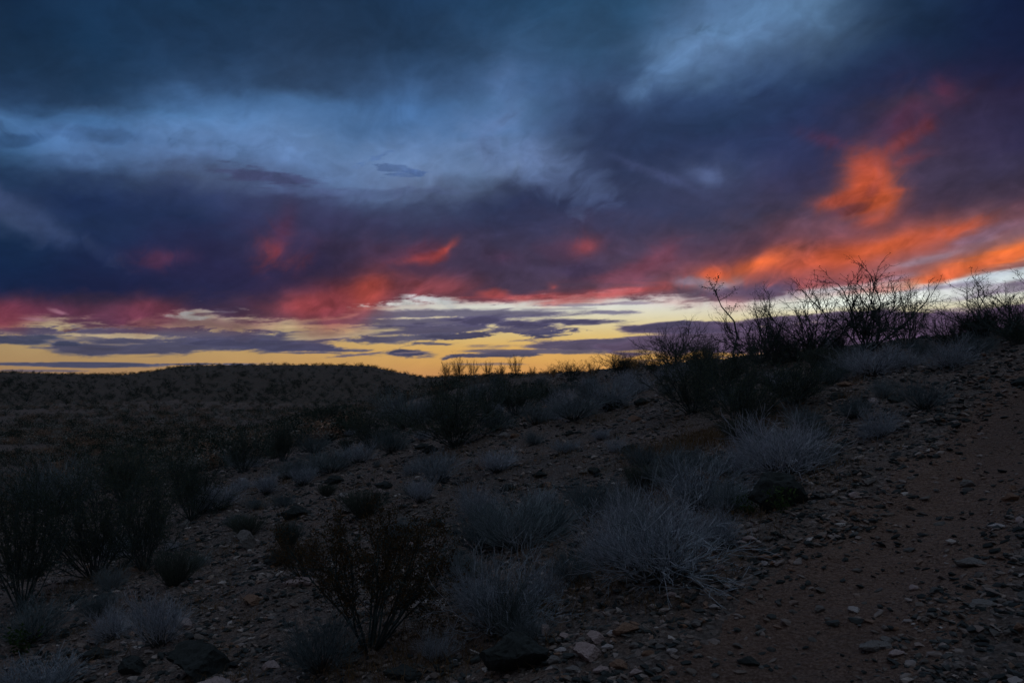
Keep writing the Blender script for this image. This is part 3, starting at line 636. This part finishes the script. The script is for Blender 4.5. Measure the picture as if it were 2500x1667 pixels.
# ------------------------------------------------ named rocks
RK={}
for nm,m in (('dark',M_dark),('grey',M_grey),('pink',M_pink),('rust',M_rust),('pale',M_pale)):
    RK[nm]=[rockmesh(100+11*i+len(nm)*3,m,((1,.75,.5),(1,.6,.55),(1,.8,.36),(1,.66,.42))[i%4],9+i) for i in range(6)]
def R(col,Vx,Vy,Vw,label,var=0,flat=1.,rz=None,name='rock',cat='rock',sink=.22,tilt=(0,0)):
    x,y=at(Vx,Vy); s=.5*Vw*1.063/F*y*(1. if Vw>80 else 1.25); TAKEN.append((x,y,s))
    return rock(RK[col][var%6],x,y,s,rnd.uniform(-.5,.5) if rz is None else rz,label,cat,None,name,sink,flat,tilt)
R('dark',468,1555,165,'big dark boulder at the bottom left',0,1.15,.25,'boulder','boulder',.12)
R('pink',500,1580,110,'flat greyish pink stone in front of the big dark boulder',2,.8)
R('dark',300,1545,95,'dark rock left of the big dark boulder',1,1.)
R('dark',225,1508,90,'long dark slab left of the upright pale shrub',2,.9)
R('dark',150,1462,30,'small black stone beside the grey shrub at the lower left',0,1.2)
R('dark',1185,1545,170,'big dark boulder at the bottom centre under the curly pale shrub',3,1.3,.1,'boulder','boulder',.1)
R('dark',930,1555,110,'low dark rock at the bottom left of centre',2,.9)
R('dark',1775,1170,150,'mossy dark boulder beside the track below the pale topped shrub',1,1.35,.1,'boulder','boulder',.12)
R('dark',640,1298,70,'dark rock in front of the rusty bush on the left slope',1,1.,.5)
R('dark',682,1190,58,'blocky dark rock on the open left slope',3,1.2,.2)
R('dark',765,1112,44,'dark pointed rock on the upper left slope',1,1.,.5)
R('dark',452,1292,34,'low dark rock right of the lower left thicket',0,.9)
R('grey',568,1258,44,'upright grey rock with a point on the left slope',0,1.7,0.,'rock','rock',.1)
R('pink',688,1340,66,'light flat pink stone left of the rusty bush',2,.7)
R('rust',585,1385,44,'pinkish brown stone on the left slope below the dark rocks',0,.9)
R('pink',1250,1462,32,'upright pink stone at the bottom centre',1,1.8,1.3)
R('pink',1372,1472,42,'rounded pink stone at the bottom centre',0,1.1)
R('pink',1355,1510,64,'largest pale pink stone at the bottom centre beside the track',0,1.1,.1)
R('rust',1438,1455,60,'reddish wedge stone right of the rounded pink stones',3,.9)
R('grey',1318,1540,40,'grey stone just below the largest pale pink stone',2,.9)
R('rust',1420,1535,50,'reddish stone below the reddish wedge stone',1,.8)
R('pale',1290,1500,30,'small pale angular stone left of the largest pink stone',3,.9)
R('grey',1610,1345,36,'grey stone at the foot of the largest pale shrub',0,1.2)
R('pink',1722,1242,30,'small bright pink stone at the track edge',3,.9)
R('pink',1702,1250,26,'small pink stone touching the bright one at the track edge',2,.8)
R('rust',1712,1262,28,'small reddish stone below the bright pink one at the track edge',1,.8)
R('grey',1990,1005,30,'pale grey stone at the upper left edge of the track',0,1.1)
R('grey',1918,1038,36,'grey stone at the track edge right of the pale topped shrub',1,1.1)
R('dark',2062,925,36,'dark stone above the upper edge of the track',0,.9)
R('dark',2345,885,46,'dark rock on the track cut off by the right edge',2,1.1)
R('dark',1920,920,44,'dark rock on the right slope below the skyline',1,.9)
R('dark',1410,940,54,'dark rock under the pale shrub pair on the rise',0,1.3)
R('dark',1475,930,34,'dark rock left of the big thicket',3,1.2)
R('grey',2218,1118,30,'pale stone lying in the middle of the track',1,1.1)
R('grey',2232,1300,62,'large grey stone in the right part of the track',3,.7)
R('pale',2290,1212,36,'small white stone at the right side of the track',2,.8)
R('grey',2010,1492,66,'long flat grey stone at the bottom of the track',2,.8,.2)
R('grey',2040,1478,30,'rounded grey stone touching the long flat one on the track',0,1.)
R('pink',2060,1505,40,'flat pinkish stone right of the long flat grey one on the track',3,.7)
R('grey',2250,1395,90,'broad bluish grey rock half sunk in the right of the track',1,.55,.4,'rock','rock',.35)
R('pale',1965,1408,30,'pale stone in the lower middle of the track',0,1.)
R('grey',1880,1405,26,'grey stone left of the pale one in the lower track',1,1.1)
R('dark',1720,1530,44,'dark stone on the left margin of the track at the bottom',3,1.1)
R('dark',1290,1170,30,'dark stone in the grass behind the bluish grey shrub',0,1.)
R('dark',1165,1130,40,'dark rock in the open middle of the slope',1,1.,.3)
R('dark',1240,1095,30,'small dark rock right of the grey fanned shrub',3,1.)
R('dark',1368,1088,30,'dark round rock on the slope below the pale shrub pair',0,1.1)
R('dark',1545,1065,40,'dark rock under the big thicket by the orange grass',3,1.2)
R('dark',985,1040,36,'dark rock under the wide dark bush mid slope',1,1.)
R('dark',885,1120,44,'dark flat rock left of the pale shrub before the wide bush',2,1.)
R('dark',1000,1210,40,'dark rock above the rusty bush',1,1.)
for i,(vx,vy,w,c) in enumerate([(1300,1468,26,'pink'),(1335,1475,22,'grey'),(1395,1490,26,'pale'),(1405,1462,24,'pale'),(1460,1490,26,'grey'),(1490,1510,30,'rust'),(1330,1500,22,'pink'),(1270,1525,34,'grey'),(1380,1545,34,'pink'),(1460,1550,30,'pink'),(1510,1545,24,'grey'),(1545,1500,26,'pale'),(1240,1440,20,'pale'),(1570,1400,24,'rust'),(1540,1370,26,'pink'),(1640,1400,22,'pale'),(1600,1440,24,'grey'),(1655,1310,24,'pink')]):
    R(c,vx,vy,w,'%s stone in the cluster of loose stones at the bottom centre'%{'pink':'pinkish','grey':'grey','pale':'whitish','rust':'reddish'}[c],i,1.,sink=.12)['group']='stones clustered at the bottom centre'
# dead branch beside the mossy boulder
def stick(Vx,Vy,Lm,rz,label,rad,m,seed):
    r2=np.random.RandomState(seed); S=[]; x,y=at(Vx,Vy); d=unit(np.array([math.cos(rz),math.sin(rz),0.25*math.cos(rz)+.02])); 
    nd=grow(S,[],np.zeros(3),d,Lm,rad,8,r2,.10,0,.4)
    for i in (3,5,6): grow(S,[],nd[i][0],side(nd[i][1],r2,.5),Lm*.3,rad*.5,4,r2,.12,.02,.4)
    link('dead_branch',tubes(S,'dead_branch',m,5),loc=(x,y,float(H(x,y))+.03),label=label,category='branch')
stick(1700,1140,.62,.25,'pale dead branch lying across the top of the mossy dark boulder',.011,M_ptwig,1)
stick(1050,1530,.35,1.9,'thin dry twig standing in the grass at the bottom centre',.003,M_ptwig,2)
stick(385,1268,.9,.55,'dark fallen branch sticking out of the lower left thicket over the slope',.008,M_bark,3)
# green weed on the boulder
def weed(Vx,Vy,s,label,seed):
    r2=np.random.RandomState(seed); x,y=at(Vx,Vy); S=[]; LF=[]
    for k in range(9):
        a=r2.rand()*6.28; nd=grow(S,[],np.zeros(3),unit(np.array([math.cos(a)*.6,math.sin(a)*.6,1.])),s,.002,4,r2,.2,.05)
        for q,_,_ in nd[1:]:
            for _ in range(5): LF.append(q+r2.normal(size=3)*s*.08)
    root=link('green_weed',None,loc=(x,y,float(H(x,y))),label=label,category='weed'); link('stems',tubes(S,'stems',M_dtwig),parent=root); link('leaves',leaves(LF,s*.16,'leaves',M_weed,r2),parent=root)
weed(1800,1178,.16,'small bright green weed at the foot of the mossy dark boulder',1)
weed(1725,1182,.14,'small olive weed left of the mossy dark boulder',2)
weed(50,1500,.22,'green weed under the bluish grey shrub at the lower left edge',3)
# ------------------------------------------------ scattered small shrubs on the slope
def free(x,y,r): return all((x-a)**2+(y-b)**2>(r+c)**2 for a,b,c in TAKEN)
n=0
while n<95:
    y=rnd.uniform(5.5,26); x=rnd.uniform(-.62,.6)*y; q=(x-y+3)/1.414
    if q>-.3 or not free(x,y,.15) or (x<-.35*y and y>12): continue
    s=rnd.uniform(.12,.38); k=rnd.choice(['fan','grey','grey','pale','rod'])
    lab={'fan':'small pale fanned shrub scattered on the stony slope','grey':'small bluish grey shrub scattered on the stony slope','pale':'small pale tangled shrub scattered on the stony slope','rod':'small dark broom shrub scattered on the stony slope'}[k]
    plant(k,x,y,s,s*rnd.uniform(1.1,1.7),rnd.uniform(0,6.28),lab,group=lab.replace('small ','').replace('shrub ','shrubs '),var=rnd.randrange(3)); TAKEN.append((x,y,s*.6)); n+=1
# taller bushes filling the near left edge of the valley and the dip behind the centre
n=0
while n<46:
    y=rnd.uniform(15,58); u=rnd.uniform(-.66,.16); x=u*y
    if u>-.28 and y<24: continue
    if not free(x,y,.35): continue
    s=rnd.uniform(.35,.7)*(1 if u<-.3 else .8); k=rnd.choice(['creo','grey','grey','grey','dense'])
    lab={'creo':'open dark bush in the scrub between the slope and the valley','dense':'dense dark bush in the scrub between the slope and the valley','grey':'grey bush in the scrub between the slope and the valley'}[k]
    plant(k,x,y,s,s*rnd.uniform(1.3,1.8),rnd.uniform(0,6.28),lab,group=lab.replace('bush ','bushes '),var=rnd.randrange(3)); TAKEN.append((x,y,s*.7)); n+=1
# ------------------------------------------------ far scrub: 290 nearest as things, the rest as one mass
FAR=[]
r3=np.random.RandomState(77)
for _ in range(17000):
    y=24*(260/24.)**(r3.rand()**.8); u=r3.uniform(-.68,.30 if y<110 else .34); x=u*y
    dens=fbm(np.array([x/14.]),np.array([y/14.]),3,91)[0]
    if (dens<-.33 and y<150) or (u>-.2 and y<45): continue
    hill=y>150+12*float(fbm(np.array([u*9]),np.array([3.]),3,9)[0])
    if hill and r3.rand()<.12: continue
    t=r3.rand(); kind='fdark' if t<(.88 if hill else .22 if y>45 else .12) else 'ftan' if t<.66 and not hill else 'fgrey'
    s=r3.uniform(.5,1.15) if not hill else r3.uniform(.4,1.15)+.9*r3.rand()**9
    if kind!='fdark': s*=.75
    if y<60: s*=.75
    if y>175: s*=.62
    FAR.append((y,x,s,s*r3.uniform(1.3,2.1),kind,r3.randint(3),r3.rand()*6.28))
FAR.sort()
FL={'fdark':('dark green shrub dotted over the flat valley below the mesa','dark shrubs in the valley'),'ftan':('tan dry shrub dotted over the flat valley below the mesa','tan shrubs in the valley'),'fgrey':('grey shrub dotted over the flat valley below the mesa','grey shrubs in the valley')}
for y,x,s,w,k,v,rz in FAR[:285]:
    plant(k,x,y,s,w,rz,FL[k][0],group=FL[k][1],var=v)
def mass(items,name,label):
    for k,m,nm in (('fdark',M_fdark,'dark'),('ftan',M_ftan,'tan'),('fgrey',M_fgrey,'grey')):
        pass
    VV=[];FF=[];MI=[];b=0
    mats=[M_fdark,M_ftan,M_fgrey,M_bark]; mi={'fdark':0,'ftan':1,'fgrey':2}
    arr={}
    for k in mi:
        for v in range(3):
            L_=[]
            for me in LIB[k][0][v]:
                c=np.empty(len(me.vertices)*3,np.float32); me.vertices.foreach_get('co',c); f=np.empty(len(me.loops),np.int32); me.loops.foreach_get('vertex_index',f); L_.append((c.reshape(-1,3),f.reshape(-1,4)))
            arr[k,v]=L_
    for y,x,s,w,k,v,rz in items:
        W,Hh=LIB[k][1][v]; z=float(H(x,y))-.03; c_,s_=math.cos(rz),math.sin(rz)
        for n_,(c,f) in enumerate(arr[k,v]):
            if n_==1 and y>70: f=f[::2]
            p=c*np.array([w/W,w/W,s/Hh]); p=np.stack([p[:,0]*c_-p[:,1]*s_+x,p[:,0]*s_+p[:,1]*c_+y,p[:,2]+z],-1)
            VV.append(p); FF.append(f+b); MI.append(np.full(len(f),3 if n_==0 else mi[k])); b+=len(p)
    link(name,npmesh(name,np.vstack(VV),np.vstack(FF),4,mats,np.concatenate(MI),check=False),kind='stuff',label=label,category='scrub')
mass(FAR[285:],'desert_scrub','low dark and tan scrub covering the far valley and the long low mesa')
# ------------------------------------------------ grass: thin dry blades around the bushes
def grass():
    r4=np.random.RandomState(9); B=[]
    spots=[]
    for _ in range(520):
        y=r4.uniform(3.2,18); x=r4.uniform(-.62,.5)*y; q=(x-y+3)/1.414
        if q>-.15: continue
        if float(fbm(np.array([x/1.5]),np.array([y/1.5]),2,61)[0])<.0: continue
        spots.append((x,y,r4.uniform(.05,.12),26,.16))
    for vx,vy,wd,n in [(1600,1010,.6,900),(1530,1040,.5,600),(1650,1020,.5,600),(1760,960,.6,400),(1480,1150,.4,300),(560,1010,1.,300),(1080,1500,.45,260),(980,1480,.4,200),(200,1340,.6,320),(900,1530,.4,220),(1250,1400,.5,240),(1050,1040,.4,160),(1660,1200,.3,120),(1380,970,.5,160),(1740,1000,.4,160),(1350,1330,.4,180),(860,1440,.4,140)]:
        x,y=at(vx,vy); spots.append((x,y,.10,n,wd))
    for x,y,h,n,w in spots:
        px=x+r4.normal(size=n)*w*.6; py=y+r4.normal(size=n)*w*.6; pz=H(px,py)-.005
        for a,b,c in zip(px,py,pz):
            p=np.array([a,b,c]); d=unit(np.array([r4.normal()*.4,r4.normal()*.4,1.])); l=h*(.6+r4.rand()); p1=p+d*l*.5; p2=p1+unit(d+np.array([r4.normal()*.5,r4.normal()*.5,-.2]))*l*.5
            B.append((*p,*p1,.0016,.0013)); B.append((*p1,*p2,.0013,.0004))
    link('dry_grass',tubes(B,'dry_grass',M_grass),kind='stuff',label='thin rusty dry grass on the ground around the shrubs',category='grass')
grass()
# ------------------------------------------------ loose stones: 270 things, then gravel
n=0; names={'dark':'dark','grey':'grey','pink':'pinkish','rust':'reddish brown','pale':'whitish'}
while n<270:
    y=2.9*(22/2.9)**rnd.random(); x=rnd.uniform(-.68,.68)*y; q=(x-y+3)/1.414
    if abs(q-.5)<.35 and rnd.random()<.8: continue
    onT=q>-.1
    s=(.012+.03*rnd.random()**2.5)*(1.+.22*y)*(.7 if onT else 1.)
    if not free(x,y,s*.5): continue
    c=rnd.choices(['dark','grey','pink','rust','pale'],[4 if not onT else 2,4,1.6,2,.7])[0]; where='on the dirt track' if onT else 'on the gravel slope'
    rock(RK[c][rnd.randrange(6)],x,y,s,rnd.uniform(0,6.28),'small %s stone lying loose %s'%(names[c],where),'stone','small %s stones %s'%(names[c],where),'stone',.25,rnd.uniform(.7,1.3),(rnd.uniform(-.25,.25),rnd.uniform(-.3,.1))); TAKEN.append((x,y,s*.6)); n+=1
def gravel(N,name,label,mind,maxd,rmin,rmax,seed,ang_=.72):
    r5=np.random.RandomState(seed); y=mind*(maxd/mind)**r5.rand(N*2); u=r5.uniform(-ang_,ang_,N*2); x=u*y; q=(x-y+3.0)/1.414+.25*fbm(x/.8,y/.8,3,71)
    den=.75+.9*fbm(x/.5,y/.5,3,66)+.5*fbm(x/3,y/3,2,67)
    rut=np.maximum(np.exp(-((q-.52)/.42)**4),np.exp(-((q-2.25)/.42)**4)); den=(den+1.2*np.exp(-((q+.3)/.35)**2)+.8*np.exp(-((q-1.4)/.25)**2))*(1-.90*rut)*np.where(q>-.1,.9,1.)+.08
    k=r5.rand(N*2)<den; x=x[k][:N];y=y[k][:N];n=len(x)
    r=(rmin+(rmax-rmin)*r5.rand(n)**5)*(1+.10*(y-mind)/1.)
    B,Fc=ICO[1]; V=B[None]*(1+.34*(r5.rand(n,len(B),1)-.5)*2*1.25); V=V*np.stack([np.ones(n),r5.uniform(.4,.85,n),r5.uniform(.22,.5,n)],-1)[:,None,:]
    a=r5.rand(n)*6.283; c,s=np.cos(a)[:,None],np.sin(a)[:,None]; tx=(r5.rand(n)-.5)[:,None]*.9
    X=V[...,0]*c-V[...,1]*s; Y=V[...,0]*s+V[...,1]*c; Z=V[...,2]+X*tx
    z=H(x,y); V=np.stack([X*r[:,None]+x[:,None],Y*r[:,None]+y[:,None],Z*r[:,None]+(z+r*.18)[:,None]],-1).reshape(-1,3)
    Fc=(np.arange(n)*len(B))[:,None,None]+Fc[None]; link(name,npmesh(name,V,Fc.reshape(-1,3),3,M_gravel,check=False),kind='stuff',label=label,category='gravel')
gravel(120000,'gravel','mixed grey and pinkish gravel chips strewn over slope and track',2.6,30,.004,.031,5)
